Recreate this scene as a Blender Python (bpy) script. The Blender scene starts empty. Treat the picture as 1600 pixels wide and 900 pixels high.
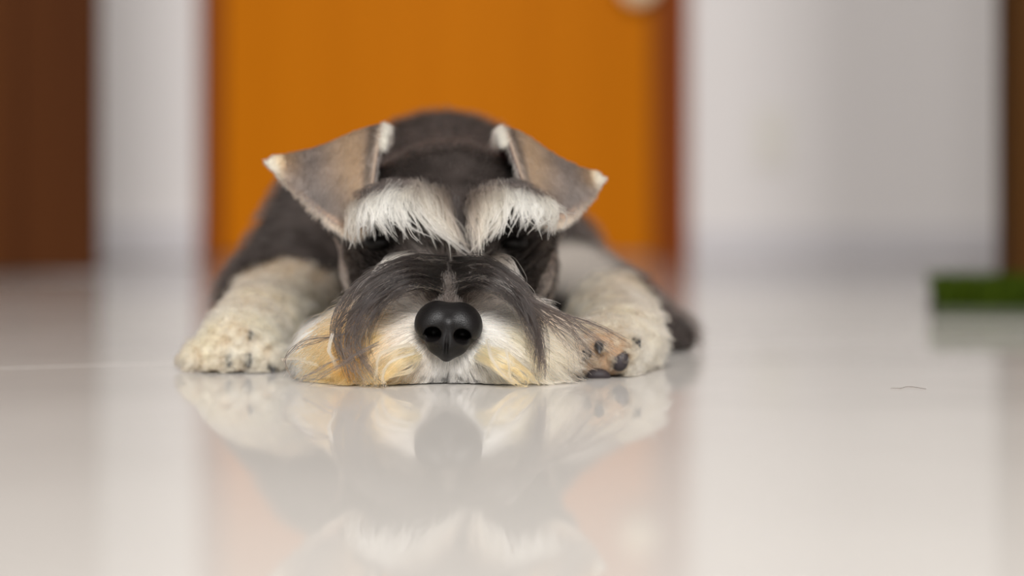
import bpy, bmesh, math, random
import numpy as np
from mathutils import Vector, kdtree

random.seed(3)
rng = np.random.default_rng(11)
scene = bpy.context.scene
COL = scene.collection

# ------------------------------------------------------------------ camera, world, lights, exposure
F = 1600 * 85.0 / 36.0          # focal length in pixels of the 1600 px wide frame
CAM_H, HOR = 0.080, 338.0       # camera height, row of the horizon
cam_d = bpy.data.cameras.new('camera')
cam = bpy.data.objects.new('camera', cam_d)
COL.objects.link(cam)
cam.location = (0, 0, CAM_H)
cam.rotation_euler = (math.pi / 2, 0, 0)
cam_d.lens = 85.0
cam_d.sensor_width = 36.0
cam_d.shift_y = -(450 - HOR) / 1600.0
cam_d.clip_start = 0.05
cam_d.dof.use_dof = True
cam_d.dof.focus_distance = 1.142
cam_d.dof.aperture_fstop = 3.6
scene.camera = cam

world = bpy.data.worlds.new('world')
scene.world = world
world.use_nodes = True
wb = world.node_tree.nodes['Background']
wb.inputs[0].default_value = (1.0, 0.97, 0.94, 1)
wb.inputs[1].default_value = 0.15

def area(name, loc, target, sx, sy, power, col=(1, 1, 1)):
    l = bpy.data.lights.new(name, 'AREA')
    l.shape = 'RECTANGLE'; l.size = sx; l.size_y = sy; l.energy = power; l.color = col
    o = bpy.data.objects.new(name, l); COL.objects.link(o)
    o.location = loc
    o.rotation_euler = (Vector(target) - Vector(loc)).to_track_quat('-Z', 'Y').to_euler()
    return o
area('window_light', (0.40, -3.6, 2.90), (0.0, 2.6, 0.30), 2.1, 1.6, 665, (1.0, 0.985, 0.965))
area('ceiling_light', (-0.15, 0.55, 1.9), (-0.05, 0.8, 0.0), 0.7, 0.7, 3, (1.0, 0.97, 0.93))

scene.view_settings.view_transform = 'Standard'
scene.view_settings.look = 'None'
scene.view_settings.exposure = 0.0
scene.view_settings.gamma = 1.0
scene.view_settings.use_curve_mapping = False
scene.cycles.use_denoising = True

# ------------------------------------------------------------------ helpers
def W(px, py, d):
    """a point seen at pixel (px, py), d metres in front of the lens"""
    return np.array([(px - 800) * d / F, d, CAM_H - (py - HOR) * d / F])

def lin(r, g, b):
    f = lambda c: c / 12.92 if c <= 0.04045 else ((c + 0.055) / 1.055) ** 2.4
    return np.array([f(r / 255), f(g / 255), f(b / 255)])

def rgba(c):
    return (float(c[0]), float(c[1]), float(c[2]), 1.0)

def new_mat(name):
    m = bpy.data.materials.new(name); m.use_nodes = True
    nt = m.node_tree
    return m, nt, nt.nodes['Principled BSDF']

def link(nt, a, b):
    nt.links.new(a, b)

def obj_from(name, me, mat=None, parent=None, smooth=False):
    o = bpy.data.objects.new(name, me); COL.objects.link(o)
    if mat: me.materials.append(mat)
    if smooth:
        me.polygons.foreach_set('use_smooth', np.ones(len(me.polygons), dtype=bool))
    if parent: o.parent = parent
    return o

def tag(o, label=None, cat=None, kind=None, group=None):
    if label: o['label'] = label
    if cat: o['category'] = cat
    if kind: o['kind'] = kind
    if group: o['group'] = group
    return o

def bm_box(bm, x0, x1, y0, y1, z0, z1, bev=0.0):
    r = bmesh.ops.create_cube(bm, size=1.0)
    for v in r['verts']:
        v.co = Vector(((x0 + x1) / 2 + v.co.x * (x1 - x0), (y0 + y1) / 2 + v.co.y * (y1 - y0), (z0 + z1) / 2 + v.co.z * (z1 - z0)))
    if bev > 0:
        es = list({e for v in r['verts'] for e in v.link_edges})
        bmesh.ops.bevel(bm, geom=es, offset=bev, segments=2, affect='EDGES')

def box(name, x0, x1, y0, y1, z0, z1, mat, parent=None, bev=0.0):
    bm = bmesh.new(); bm_box(bm, x0, x1, y0, y1, z0, z1, bev)
    me = bpy.data.meshes.new(name); bm.to_mesh(me); bm.free()
    return obj_from(name, me, mat, parent)

# ------------------------------------------------------------------ materials of the room
def wall_mat(name, c):
    m, nt, b = new_mat(name)
    b.inputs['Base Color'].default_value = rgba(c); b.inputs['Roughness'].default_value = 0.65
    tc = nt.nodes.new('ShaderNodeTexCoord'); n = nt.nodes.new('ShaderNodeTexNoise'); bp = nt.nodes.new('ShaderNodeBump')
    n.inputs['Scale'].default_value = 90; bp.inputs['Strength'].default_value = 0.08; bp.inputs['Distance'].default_value = 0.002
    link(nt, tc.outputs['Object'], n.inputs['Vector']); link(nt, n.outputs['Fac'], bp.inputs['Height']); link(nt, bp.outputs['Normal'], b.inputs['Normal'])
    return m

def wood_mat(name, c1, c2, rough, sx=22, coat=0.0, spec=0.3):
    m, nt, b = new_mat(name)
    tc = nt.nodes.new('ShaderNodeTexCoord'); mp = nt.nodes.new('ShaderNodeMapping')
    mp.inputs['Scale'].default_value = (sx, sx, 0.7)
    n = nt.nodes.new('ShaderNodeTexNoise'); n.inputs['Scale'].default_value = 1.0; n.inputs['Detail'].default_value = 6
    r = nt.nodes.new('ShaderNodeValToRGB')
    r.color_ramp.elements[0].position = 0.3; r.color_ramp.elements[1].position = 0.7
    r.color_ramp.elements[0].color = rgba(c1); r.color_ramp.elements[1].color = rgba(c2)
    link(nt, tc.outputs['Object'], mp.inputs['Vector']); link(nt, mp.outputs['Vector'], n.inputs['Vector'])
    link(nt, n.outputs['Fac'], r.inputs['Fac']); link(nt, r.outputs['Color'], b.inputs['Base Color'])
    b.inputs['Roughness'].default_value = rough; b.inputs['Specular IOR Level'].default_value = spec
    bp = nt.nodes.new('ShaderNodeBump'); bp.inputs['Strength'].default_value = 0.05; bp.inputs['Distance'].default_value = 0.001
    link(nt, n.outputs['Fac'], bp.inputs['Height']); link(nt, bp.outputs['Normal'], b.inputs['Normal'])
    return m

M_wall = wall_mat('white_paint', lin(214, 209, 207))
M_base = wall_mat('baseboard_white', lin(196, 192, 194))
M_orange = wood_mat('orange_varnished_wood', lin(174, 98, 0), lin(180, 103, 2), 0.5, 14, 0, .03)
M_frame = wood_mat('red_brown_wood', lin(114, 52, 8), lin(122, 58, 12), 0.5, 22, 0, .05)
M_brown = wood_mat('dark_brown_wood', lin(56, 27, 8), lin(70, 38, 14), 0.6, 16, 0, .04)
M_gold = wood_mat('golden_brown_wood', lin(58, 34, 10), lin(74, 46, 14), 0.6, 22, 0, .05)

def tile_mat():
    m, nt, b = new_mat('polished_porcelain')
    nt.nodes.remove(b)
    out = [n for n in nt.nodes if n.type == 'OUTPUT_MATERIAL'][0]
    tc = nt.nodes.new('ShaderNodeTexCoord')
    n = nt.nodes.new('ShaderNodeTexNoise'); n.inputs['Scale'].default_value = 5; n.inputs['Detail'].default_value = 5
    r = nt.nodes.new('ShaderNodeValToRGB')
    r.color_ramp.elements[0].position = 0.35; r.color_ramp.elements[1].position = 0.65
    r.color_ramp.elements[0].color = rgba(lin(177, 173, 168)); r.color_ramp.elements[1].color = rgba(lin(183, 179, 174))
    link(nt, tc.outputs['Object'], n.inputs['Vector']); link(nt, n.outputs['Fac'], r.inputs['Fac'])
    d = nt.nodes.new('ShaderNodeBsdfDiffuse'); g = nt.nodes.new('ShaderNodeBsdfGlossy')
    g.inputs['Roughness'].default_value = 0.035; g.inputs['Color'].default_value = (1, 1, 1, 1)
    link(nt, r.outputs['Color'], d.inputs['Color'])
    lw = nt.nodes.new('ShaderNodeLayerWeight')
    p = nt.nodes.new('ShaderNodeMath'); p.operation = 'POWER'; p.inputs[1].default_value = 11.0
    ma = nt.nodes.new('ShaderNodeMath'); ma.operation = 'MULTIPLY_ADD'; ma.inputs[1].default_value = 0.96; ma.inputs[2].default_value = 0.035
    link(nt, lw.outputs['Facing'], p.inputs[0]); link(nt, p.outputs[0], ma.inputs[0])
    mx = nt.nodes.new('ShaderNodeMixShader')
    link(nt, ma.outputs[0], mx.inputs[0]); link(nt, d.outputs[0], mx.inputs[1]); link(nt, g.outputs[0], mx.inputs[2])
    link(nt, mx.outputs[0], out.inputs['Surface'])
    return m
M_tile = tile_mat()
M_grout = wall_mat('grout', lin(158, 150, 140))
M_plastic = wall_mat('cream_plastic', lin(211, 206, 200))

def plain(name, c, rough=0.5, spec=0.5):
    m, nt, b = new_mat(name)
    b.inputs['Base Color'].default_value = rgba(c); b.inputs['Roughness'].default_value = rough
    b.inputs['Specular IOR Level'].default_value = spec
    return m

# ------------------------------------------------------------------ the setting
floor = box('floor', -2.6, 2.6, -1.2, 5.0, -0.03, -0.003, M_grout)
tag(floor, 'pale polished porcelain floor with thin joints', kind='structure')
TS, JT = 0.90, 0.0016
bm = bmesh.new()
bm_box(bm, -TS / 2 + JT / 2, TS / 2 - JT / 2, -TS / 2 + JT / 2, TS / 2 - JT / 2, -0.010, 0.0)
top = [e for e in bm.edges if all(v.co.z > -0.001 for v in e.verts)]
bmesh.ops.bevel(bm, geom=top, offset=0.0006, segments=2, affect='EDGES')
tile_me = bpy.data.meshes.new('tile'); bm.to_mesh(tile_me); bm.free(); tile_me.materials.append(M_tile)
A = math.radians(30)
ux, uy = (math.cos(A), math.sin(A)), (-math.sin(A), math.cos(A))
P0 = (-0.4700, 1.155)            # a corner: the joint runs from here behind the dog
for i in range(-4, 5):
    for j in range(-4, 6):
        cx = P0[0] + ux[0] * (i + .5) * TS + uy[0] * (j + .5) * TS
        cy = P0[1] + ux[1] * (i + .5) * TS + uy[1] * (j + .5) * TS
        if -2.0 < cx < 2.0 and -0.6 < cy < 4.45:
            t = bpy.data.objects.new('tile', tile_me); COL.objects.link(t)
            t.location = (cx, cy, 0); t.rotation_euler = (0, 0, A); t.parent = floor

YW = 4.50
def wx(px, d=YW): return (px - 800) * d / F
dx0, dx1 = wx(311), wx(1077)
bm = bmesh.new()
bm_box(bm, -2.2, dx0, YW, YW + .12, 0, 2.7)
bm_box(bm, dx1, 2.2, YW, YW + .12, 0, 2.7)
bm_box(bm, dx0, dx1, YW, YW + .12, 2.12, 2.7)
me = bpy.data.meshes.new('wall_back'); bm.to_mesh(me); bm.free()
tag(obj_from('wall_back', me, M_wall), 'white painted wall behind the dog around the orange door', kind='structure')
bl = box('baseboard_left', -2.2, dx0 - .002, YW - .014, YW, 0, .072, M_base, bev=.003)
tag(bl, 'white baseboard along the narrow wall strip beside the orange door', kind='structure')
br = box('baseboard_right', dx1 + .002, 2.2, YW - .014, YW, 0, .058, M_base, bev=.003)
tag(br, 'white baseboard along the wide white wall', kind='structure')

door = bpy.data.objects.new('door_1', None); COL.objects.link(door); door.location = ((dx0 + dx1) / 2, YW, 0)
def dpart(name, *a, **k):
    o = box(name, *a, **k); o.parent = door; o.location = -Vector(door.location); return o
dpart('jamb', dx0 + .0005, dx0 + .040, YW - .015, YW + .11, 0, 2.12, M_frame, bev=.003)
dpart('jamb', dx1 - .066, dx1 - .0005, YW - .015, YW + .11, 0, 2.12, M_frame, bev=.003)
dpart('head_jamb', dx0 + .040, dx1 - .066, YW - .015, YW + .11, 2.06, 2.12, M_frame, bev=.003)
dpart('door_leaf', dx0 + .043, dx1 - .069, YW + .004, YW + .044, .006, 2.057, M_orange, bev=.002)
tag(door, 'plain orange-brown wooden door with darker red-brown frame', kind='structure')
# round cream knob, turned profile
def lathe(name, prof, loc, mat, parent=None, n=28):
    bm = bmesh.new(); rings = []
    for r, h in prof:
        rings.append([bm.verts.new((r * math.cos(2 * math.pi * k / n), -h, r * math.sin(2 * math.pi * k / n))) for k in range(n)])
    for a, b in zip(rings, rings[1:]):
        for k in range(n):
            bm.faces.new((a[k], a[(k + 1) % n], b[(k + 1) % n], b[k]))
    bm.faces.new(rings[0]); bm.faces.new(rings[-1][::-1])
    bmesh.ops.recalc_face_normals(bm, faces=bm.faces[:])
    me = bpy.data.meshes.new(name); bm.to_mesh(me); bm.free()
    o = obj_from(name, me, mat, parent, True); o.location = loc
    return o
M_knob = plain('cream_enamel', lin(235, 215, 180), .3)
kx, kz = wx(996), CAM_H + (HOR + 22) * YW / F
kn = lathe('door_knob', [(.030, 0), (.030, .004), (.012, .007), (.011, .022), (.026, .030), (.034, .040), (.034, .050), (.026, .058), (.010, .061)],
           Vector((kx, YW + .004, kz)) - Vector(door.location), M_knob, door)
kn['label'] = 'cream round door knob'

# outlet on the white wall
out = bpy.data.objects.new('wall_outlet', None); COL.objects.link(out)
oz = CAM_H + (HOR - 215) * YW / F
out.location = (wx(1206), YW, oz)
box('plate', -.036, .036, -.008, 0, -.058, .058, M_plastic, out, .003)
M_slot = plain('outlet_dark', lin(150, 146, 136), .5)
box('socket_face', -.02, .02, -.0100, -.0075, -.026, .026, plain('outlet_face', lin(206, 201, 193), .4), out, .001)
for s in (-1, 1):
    box('socket_hole', s * .0095 - .0025, s * .0095 + .0025, -.0106, -.0098, -.0025, .0025, M_slot, out)
tag(out, 'small cream wall outlet low on the white wall', 'outlet')

# dark brown wooden door leaf in front of the wall, left
yb = 3.28
bx1 = wx(151, yb)
d2 = bpy.data.objects.new('door_2', None); COL.objects.link(d2); d2.location = (bx1, yb, 0)
bw = .106
for k in range(8):
    box('plank', -(k + 1) * bw + .0008, -k * bw - .0008, 0, .036, .004, 2.08, M_brown, d2, .0015)
box('hinge_stile', -8 * bw - .03, -8 * bw, 0, .036, .004, 2.08, M_brown, d2)
tag(d2, 'dark brown wooden door standing beside the narrow white wall strip', kind='structure')
wl = box('wall_left', bx1 - 8 * bw - .15, bx1 - 8 * bw - .031, -.4, YW, 0, 2.7, M_wall)
tag(wl, 'white wall that carries the dark brown door', kind='structure')

# golden-brown door jamb, right edge of view
yj = 2.58
jx = wx(1586, yj)
tj = box('trim_1', jx, jx + .16, yj, yj + .10, 0, 2.2, M_gold, bev=.003)
tag(tj, 'golden-brown wooden door jamb beside the green grass mat', kind='structure')
wr = box('wall_right', jx + .155, jx + .27, .2, yj + .09, 0, 2.7, M_wall)
tag(wr, 'white wall beside the golden-brown jamb', kind='structure')

# ------------------------------------------------------------------ artificial grass mat
def grass_mat():
    root = bpy.data.objects.new('grass_mat', None); COL.objects.link(root)
    x0, d0 = wx(1458, 1.94), 1.94
    root.location = (x0, d0, 0)
    root.rotation_euler = (0, 0, math.radians(-9))
    w, l, h = .40, .26, .007
    box('mat_base', 0, w, 0, l, 0.0003, h, plain('mat_rubber', lin(46, 52, 30), .8), root, .002)
    n = 7000
    X = rng.uniform(.002, w - .002, n); Y = rng.uniform(.002, l - .002, n)
    H = rng.uniform(.017, .028, n); a = rng.uniform(0, 2 * math.pi, n); lean = rng.uniform(.002, .012, n)
    b = rng.uniform(0, 2 * math.pi, n); wd = .0011
    base = np.stack([X, Y, np.full(n, h - .0005)], 1)
    side = np.stack([np.cos(a) * wd, np.sin(a) * wd, np.zeros(n)], 1)
    ln = np.stack([np.cos(b) * lean, np.sin(b) * lean, np.zeros(n)], 1)
    up = np.stack([np.zeros(n), np.zeros(n), H], 1)
    v = np.stack([base - side, base + side, base + side * .8 + up * .6 + ln * .4, base - side * .8 + up * .6 + ln * .4, base + up + ln], 1).reshape(-1, 3)
    fs = []
    for i in range(n):
        k = i * 5
        fs.append((k, k + 1, k + 2, k + 3)); fs.append((k + 3, k + 2, k + 4))
    me = bpy.data.meshes.new('grass_blades'); me.from_pydata(v.tolist(), [], fs)
    m, nt, bs = new_mat('plastic_grass')
    tc = nt.nodes.new('ShaderNodeTexCoord'); nz = nt.nodes.new('ShaderNodeTexNoise'); nz.inputs['Scale'].default_value = 120
    r = nt.nodes.new('ShaderNodeValToRGB'); r.color_ramp.elements[0].position = .35; r.color_ramp.elements[1].position = .65
    r.color_ramp.elements[0].color = rgba(lin(30, 42, 3)); r.color_ramp.elements[1].color = rgba(lin(52, 66, 6))
    link(nt, tc.outputs['Object'], nz.inputs['Vector']); link(nt, nz.outputs['Fac'], r.inputs['Fac']); link(nt, r.outputs['Color'], bs.inputs['Base Color'])
    bs.inputs['Roughness'].default_value = .7; bs.inputs['Specular IOR Level'].default_value = .05
    o = obj_from('grass_blades', me, m, root); o['kind'] = 'stuff'
    tag(root, 'green artificial grass mat lying on the floor by the wooden jamb', 'mat')
grass_mat()

# ------------------------------------------------------------------ signed distance shapes
def ell(p, c, r):
    q = (p - np.asarray(c, np.float32)) / np.asarray(r, np.float32)
    k0 = np.sqrt((q * q).sum(-1)); q = q / np.asarray(r, np.float32)
    k1 = np.sqrt((q * q).sum(-1)) + 1e-9
    return k0 * (k0 - 1) / k1
def cap(p, a, b, ra, rb):
    a = np.asarray(a, np.float32); ba = np.asarray(b, np.float32) - a
    pa = p - a; h = np.clip((pa @ ba) / (ba @ ba), 0, 1)
    q = pa - h[..., None] * ba
    return np.sqrt((q * q).sum(-1)) - (ra + (rb - ra) * h)
def smin(a, b, k):
    h = np.maximum(k - np.abs(a - b), 0) / k
    return np.minimum(a, b) - h * h * k * .25
def smax(a, b, k): return -smin(-a, -b, k)

X0 = -0.0305
EYES = [np.array(W(592, 374, 1.219)), np.array(W(800, 374, 1.219))]
LLEG = [W(450, 490, 1.375), W(404, 505, 1.305), W(368, 545, 1.252)]
RLEG = [W(950, 500, 1.37), W(975, 528, 1.265), W(932, 560, 1.208)]
NOSE_C = W(700, 517, 1.137)

def leg_d(p):
    a = np.minimum(cap(p, LLEG[0], LLEG[1], .019, .018), cap(p, LLEG[1], LLEG[2], .018, .016))
    b = np.minimum(cap(p, RLEG[0], RLEG[1], .017, .0165), cap(p, RLEG[1], RLEG[2], .0165, .0145))
    return a, b

def dog_sdf(p):
    p = p.astype(np.float32)
    # head
    d = ell(p, (X0 - .002, 1.272, .071), (.050, .066, .047))
    d = smin(d, ell(p, (X0 - .002, 1.262, .048), (.054, .050, .038)), .02)               # cheeks
    d = smin(d, cap(p, (X0, 1.157, .0270), (X0, 1.222, .046), .0150, .0265), .016)       # muzzle
    for s in (-1, 1):
        d = smin(d, ell(p, (X0 + s * .021, 1.172, .0190), (.026, .026, .0180)), .010)    # lips under the beard
        d = smin(d, ell(p, (X0 + s * .025, 1.212, .0880), (.018, .014, .0095)), .012)    # brow ridges
    d = smin(d, ell(p, W(556, 318, 1.264), (.022, .014, .016)), .012)                        # ear roots
    d = smin(d, ell(p, W(838, 320, 1.264), (.021, .014, .016)), .012)
    for e in EYES:
        d = smax(d, -ell(p, (e[0], e[1] - .010, e[2] - .002), (.013, .012, .009)), .008)
    # neck and trunk
    d = smin(d, cap(p, (X0 - .004, 1.315, .068), (X0 - .010, 1.47, .088), .046, .055), .03)
    d = smin(d, ell(p, (X0 - .018, 1.62, .068), (.084, .23, .072)), .03)
    d = smin(d, ell(p, (X0 - .012, 1.84, .058), (.076, .11, .058)), .03)
    # shoulders, upper arms
    d = smin(d, cap(p, (X0 - .076, 1.47, .074), LLEG[0] + np.array([-.008, .03, .004]), .042, .032), .025)
    d = smin(d, cap(p, (X0 + .045, 1.47, .058), RLEG[0] + np.array([.004, .03, .004]), .028, .022), .025)
    d = smin(d, ell(p, (X0 - .100, 1.405, .030), (.036, .055, .029)), .02)
    d = smin(d, ell(p, (X0 + .090, 1.410, .022), (.020, .050, .021)), .02)
    # fore legs and paws
    a, b = leg_d(p)
    d = smin(d, a, .012); d = smin(d, b, .012)
    for k, ox in enumerate((-.0165, -.006, .005, .0155)):
        d = smin(d, ell(p, LLEG[2] + np.array([ox, -.010 + .004 * abs(k - 1.5), -.006]), (.0068, .013, .0095)), .004)
    for k, (ox, oz) in enumerate(((-.012, -.007), (-.009, .004), (.001, .009), (.010, .004))):
        d = smin(d, ell(p, RLEG[2] + np.array([ox, -.006, oz]), (.0075, .011, .0072)), .004)
    # thighs, hind feet, tail stump
    for s in (-1, 1):
        d = smin(d, ell(p, (X0 - .012 + s * .070, 1.76, .044), (.040, .085, .044)), .02)
    d = smin(d, cap(p, (X0 + .098, 1.66, .022), (W(1052, 530, 1.43)), .022, .013), .015)
    d = smin(d, cap(p, (X0 - .098, 1.66, .022), (X0 - .112, 1.52, .014), .022, .013), .015)
    d = smin(d, cap(p, (X0, 1.92, .07), (X0, 1.99, .085), .014, .010), .015)
    return np.maximum(d, .0012 - p[..., 2])

def grad(f, p, e=.0007):
    g = np.stack([f(p + np.eye(3, dtype=np.float32)[k] * e) - f(p - np.eye(3, dtype=np.float32)[k] * e) for k in range(3)], -1)
    return g / (np.linalg.norm(g, axis=-1, keepdims=True) + 1e-9)

def surface_nets(f, lo, hi, h):
    lo = np.asarray(lo, np.float32); n = [int(math.ceil((hi[k] - lo[k]) / h)) + 1 for k in range(3)]
    ys = lo[1] + h * np.arange(n[1]); zs = lo[2] + h * np.arange(n[2])
    V = np.empty(n, np.float32)
    Y, Z = np.meshgrid(ys, zs, indexing='ij')
    for i in range(0, n[0], 16):
        xs = lo[0] + h * np.arange(i, min(i + 16, n[0]))
        P = np.empty((len(xs),) + Y.shape + (3,), np.float32)
        P[..., 0] = xs[:, None, None]; P[..., 1] = Y; P[..., 2] = Z
        V[i:i + len(xs)] = f(P)
    S = V < 0
    c = [(i, j, k) for i in (0, 1) for j in (0, 1) for k in (0, 1)]
    sub = lambda a, o: a[o[0]:n[0] - 1 + o[0], o[1]:n[1] - 1 + o[1], o[2]:n[2] - 1 + o[2]]
    cnt = sum(sub(S, o).astype(np.int8) for o in c)
    act = (cnt > 0) & (cnt < 8)
    idx = np.argwhere(act); ID = np.full(act.shape, -1, np.int64); ID[act] = np.arange(len(idx))
    acc = np.zeros((len(idx), 3)); num = np.zeros(len(idx))
    for a in c:
        for ax in range(3):
            if a[ax]: continue
            b = list(a); b[ax] = 1
            va = V[tuple((idx + a).T)]; vb = V[tuple((idx + b).T)]
            m = (va < 0) != (vb < 0)
            t = va[m] / (va[m] - vb[m])
            q = np.tile(np.array(a, float), (m.sum(), 1)); q[:, ax] = t
            acc[m] += q; num[m] += 1
    verts = lo + h * (idx + acc / num[:, None])
    faces = []
    for ax in range(3):
        u, v = (ax + 1) % 3, (ax + 2) % 3
        sl0 = [slice(None)] * 3; sl1 = [slice(None)] * 3
        sl0[ax] = slice(0, -1); sl1[ax] = slice(1, None)
        ch = S[tuple(sl0)] != S[tuple(sl1)]
        e = np.argwhere(ch)
        ok = (e[:, u] > 0) & (e[:, v] > 0) & (e[:, u] < n[u] - 1) & (e[:, v] < n[v] - 1)
        e = e[ok]
        ins = S[tuple(e.T)]
        def cell(du, dv):
            q = e.copy(); q[:, u] -= du; q[:, v] -= dv; return ID[tuple(q.T)]
        quad = np.stack([cell(1, 1), cell(0, 1), cell(0, 0), cell(1, 0)], 1)
        quad[~ins] = quad[~ins][:, ::-1]
        faces.append(quad)
    return verts, np.concatenate(faces)

def mesh_np(name, verts, faces):
    me = bpy.data.meshes.new(name)
    me.vertices.add(len(verts)); me.vertices.foreach_set('co', np.asarray(verts, np.float32).ravel())
    k = faces.shape[1]
    me.loops.add(faces.size); me.loops.foreach_set('vertex_index', faces.ravel().astype(np.int32))
    me.polygons.add(len(faces)); me.polygons.foreach_set('loop_start', np.arange(0, faces.size, k, dtype=np.int32))
    me.update(calc_edges=True); me.validate()
    return me

# ------------------------------------------------------------------ coat colours by place on the body
C_DARK = lin(35, 29, 26); C_BLACK = lin(20, 15, 13); C_GREY = lin(92, 83, 79); C_CREAM = lin(210, 195, 168)
C_WHITE = lin(224, 216, 206); C_GOLD = lin(198, 138, 70); C_TAN = lin(152, 126, 98); C_PALE = lin(204, 184, 166)
def smooth(a, b, x):
    t = np.clip((x - a) / (b - a), 0, 1); return t * t * (3 - 2 * t)
def mixc(a, b, t): return a * (1 - t[..., None]) + b * t[..., None]
def wob(p, f):
    return (np.sin(p[..., 0] * f + 1.3 * np.sin(p[..., 2] * f * .8)) + np.sin(p[..., 1] * f * 1.1 + 2 + np.sin(p[..., 0] * f * .7)) + np.sin(p[..., 2] * f * .9 + 4 + np.sin(p[..., 1] * f))) / 3

def leg_mask(p):
    a, b = leg_d(p); n = wob(p, 170) * .004
    la = 1 - smooth(.008, .020, a + n + .25 * np.maximum(p[..., 2] - .045, 0))
    lb = 1 - smooth(.008, .020, b + n)
    # legs only below the elbow
    la = la * (1 - smooth(1.375, 1.405, p[..., 1])); lb = lb * (1 - smooth(1.375, 1.42, p[..., 1]))
    return np.maximum(la, lb)
def muzzle_mask(p):
    x = np.abs(p[..., 0] - X0)
    m = (1 - smooth(1.212, 1.228, p[..., 1] + .1 * p[..., 2])) * (p[..., 1] < 1.25)
    low = 1 - smooth(.031, .041, p[..., 2] - .25 * np.maximum(x - .016, 0))
    return m * low
def coat_color(p):
    n = wob(p, 140); n2 = wob(p + .3, 420)
    c = mixc(C_DARK, C_GREY, np.clip(.12 + .18 * n + .12 * n2, 0, 1))
    # darker around the eyes
    for e in EYES:
        r = np.sqrt(((p - e - np.array([0, 0, -.008])) / np.array([.024, .05, .022])) ** 2).sum(-1)
        c = mixc(c, np.broadcast_to(C_BLACK, c.shape), (1 - smooth(.6, 1.35, r)) * .9)
    c = mixc(c, np.broadcast_to(lin(160, 138, 112), c.shape), leg_mask(p))
    c = mixc(c, np.broadcast_to(lin(150, 124, 100), c.shape), muzzle_mask(p))
    # pale shoulder patch on the far side
    s = np.linalg.norm((p - W(900, 418, 1.40)) / np.array([.030, .05, .020]), axis=-1)
    c = mixc(c, np.broadcast_to(lin(146, 138, 130), c.shape), 1 - smooth(.5, 1.2, s))
    return c

# ------------------------------------------------------------------ fur material and builders
def fur_mat(name, rough=.38, rad=.55):
    m = bpy.data.materials.new(name); m.use_nodes = True; nt = m.node_tree
    nt.nodes.remove(nt.nodes['Principled BSDF'])
    o = [n for n in nt.nodes if n.type == 'OUTPUT_MATERIAL'][0]
    h = nt.nodes.new('ShaderNodeBsdfHairPrincipled'); h.model = 'CHIANG'; h.parametrization = 'COLOR'
    at = nt.nodes.new('ShaderNodeAttribute'); at.attribute_name = 'fur_color'
    link(nt, at.outputs['Color'], h.inputs['Color'])
    h.inputs['Roughness'].default_value = rough; h.inputs['Radial Roughness'].default_value = rad
    h.inputs['IOR'].default_value = 1.38
    link(nt, h.outputs[0], o.inputs['Surface'])
    return m
M_fur = fur_mat('dog_fur')

def skin_mat():
    m, nt, b = new_mat('dog_skin')
    at = nt.nodes.new('ShaderNodeAttribute'); at.attribute_name = 'skin_color'
    n = nt.nodes.new('ShaderNodeTexNoise'); n.inputs['Scale'].default_value = 900
    bp = nt.nodes.new('ShaderNodeBump'); bp.inputs['Strength'].default_value = .4; bp.inputs['Distance'].default_value = .001
    link(nt, n.outputs['Fac'], bp.inputs['Height']); link(nt, bp.outputs['Normal'], b.inputs['Normal'])
    link(nt, at.outputs['Color'], b.inputs['Base Color']); b.inputs['Roughness'].default_value = .9
    b.inputs['Specular IOR Level'].default_value = .1
    return m
M_skin = skin_mat()

def set_skin(me, cols):
    a = me.attributes.new('skin_color', 'FLOAT_COLOR', 'POINT')
    c4 = np.ones((len(cols), 4), np.float32); c4[:, :3] = cols
    a.data.foreach_set('color', c4.ravel())

def make_fur(name, strands, parent, label=None, r_root=.00008, r_tip=.00002, kind='stuff', mat=None):
    """strands: list of (points N,K,3  colours N,K,3)"""
    cu = bpy.data.hair_curves.new(name)
    sizes, pos, col, rad = [], [], [], []
    for P, C, *sc in strands:
        N, K, _ = P.shape
        sizes += [K] * N
        pos.append(P.reshape(-1, 3)); col.append(C.reshape(-1, 3))
        t = np.linspace(0, 1, K)
        rr = (r_tip + (r_root - r_tip) * (1 - t ** 2.2)) * (sc[0] if sc else 1.0)
        rad.append(np.tile(rr, N))
    cu.add_curves(sizes)
    pos = np.concatenate(pos).astype(np.float32); col = np.concatenate(col); rad = np.concatenate(rad).astype(np.float32)
    cu.position_data.foreach_set('vector', pos.ravel())
    ra = cu.attributes.get('radius') or cu.attributes.new('radius', 'FLOAT', 'POINT')
    ra.data.foreach_set('value', rad)
    ca = cu.attributes.new('fur_color', 'FLOAT_COLOR', 'POINT')
    c4 = np.ones((len(col), 4), np.float32); c4[:, :3] = np.clip(col, .002, .95)
    ca.data.foreach_set('color', c4.ravel())
    cu.materials.append(mat or M_fur)
    o = bpy.data.objects.new(name, cu); COL.objects.link(o); o.parent = parent
    if parent and parent.parent is None and parent.location.length > 0: pass
    if kind: o['kind'] = kind
    if label: o['label'] = label
    return o

def sample(verts, faces, n, dens=None):
    tri = np.concatenate([faces[:, [0, 1, 2]], faces[:, [0, 2, 3]]]) if faces.shape[1] == 4 else faces
    a, b, c = verts[tri[:, 0]], verts[tri[:, 1]], verts[tri[:, 2]]
    cr = np.cross(b - a, c - a); ar = np.linalg.norm(cr, axis=1)
    w = ar.copy()
    if dens is not None: w *= dens((a + b + c) / 3)
    w /= w.sum()
    i = rng.choice(len(tri), n, p=w)
    u, v = rng.random(n), rng.random(n); f = u + v > 1; u[f] = 1 - u[f]; v[f] = 1 - v[f]
    p = a[i] + u[:, None] * (b - a)[i] + v[:, None] * (c - a)[i]
    return p, cr[i] / (ar[i][:, None] + 1e-12)

def unit(v): return v / (np.linalg.norm(v, axis=-1, keepdims=True) + 1e-9)

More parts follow.
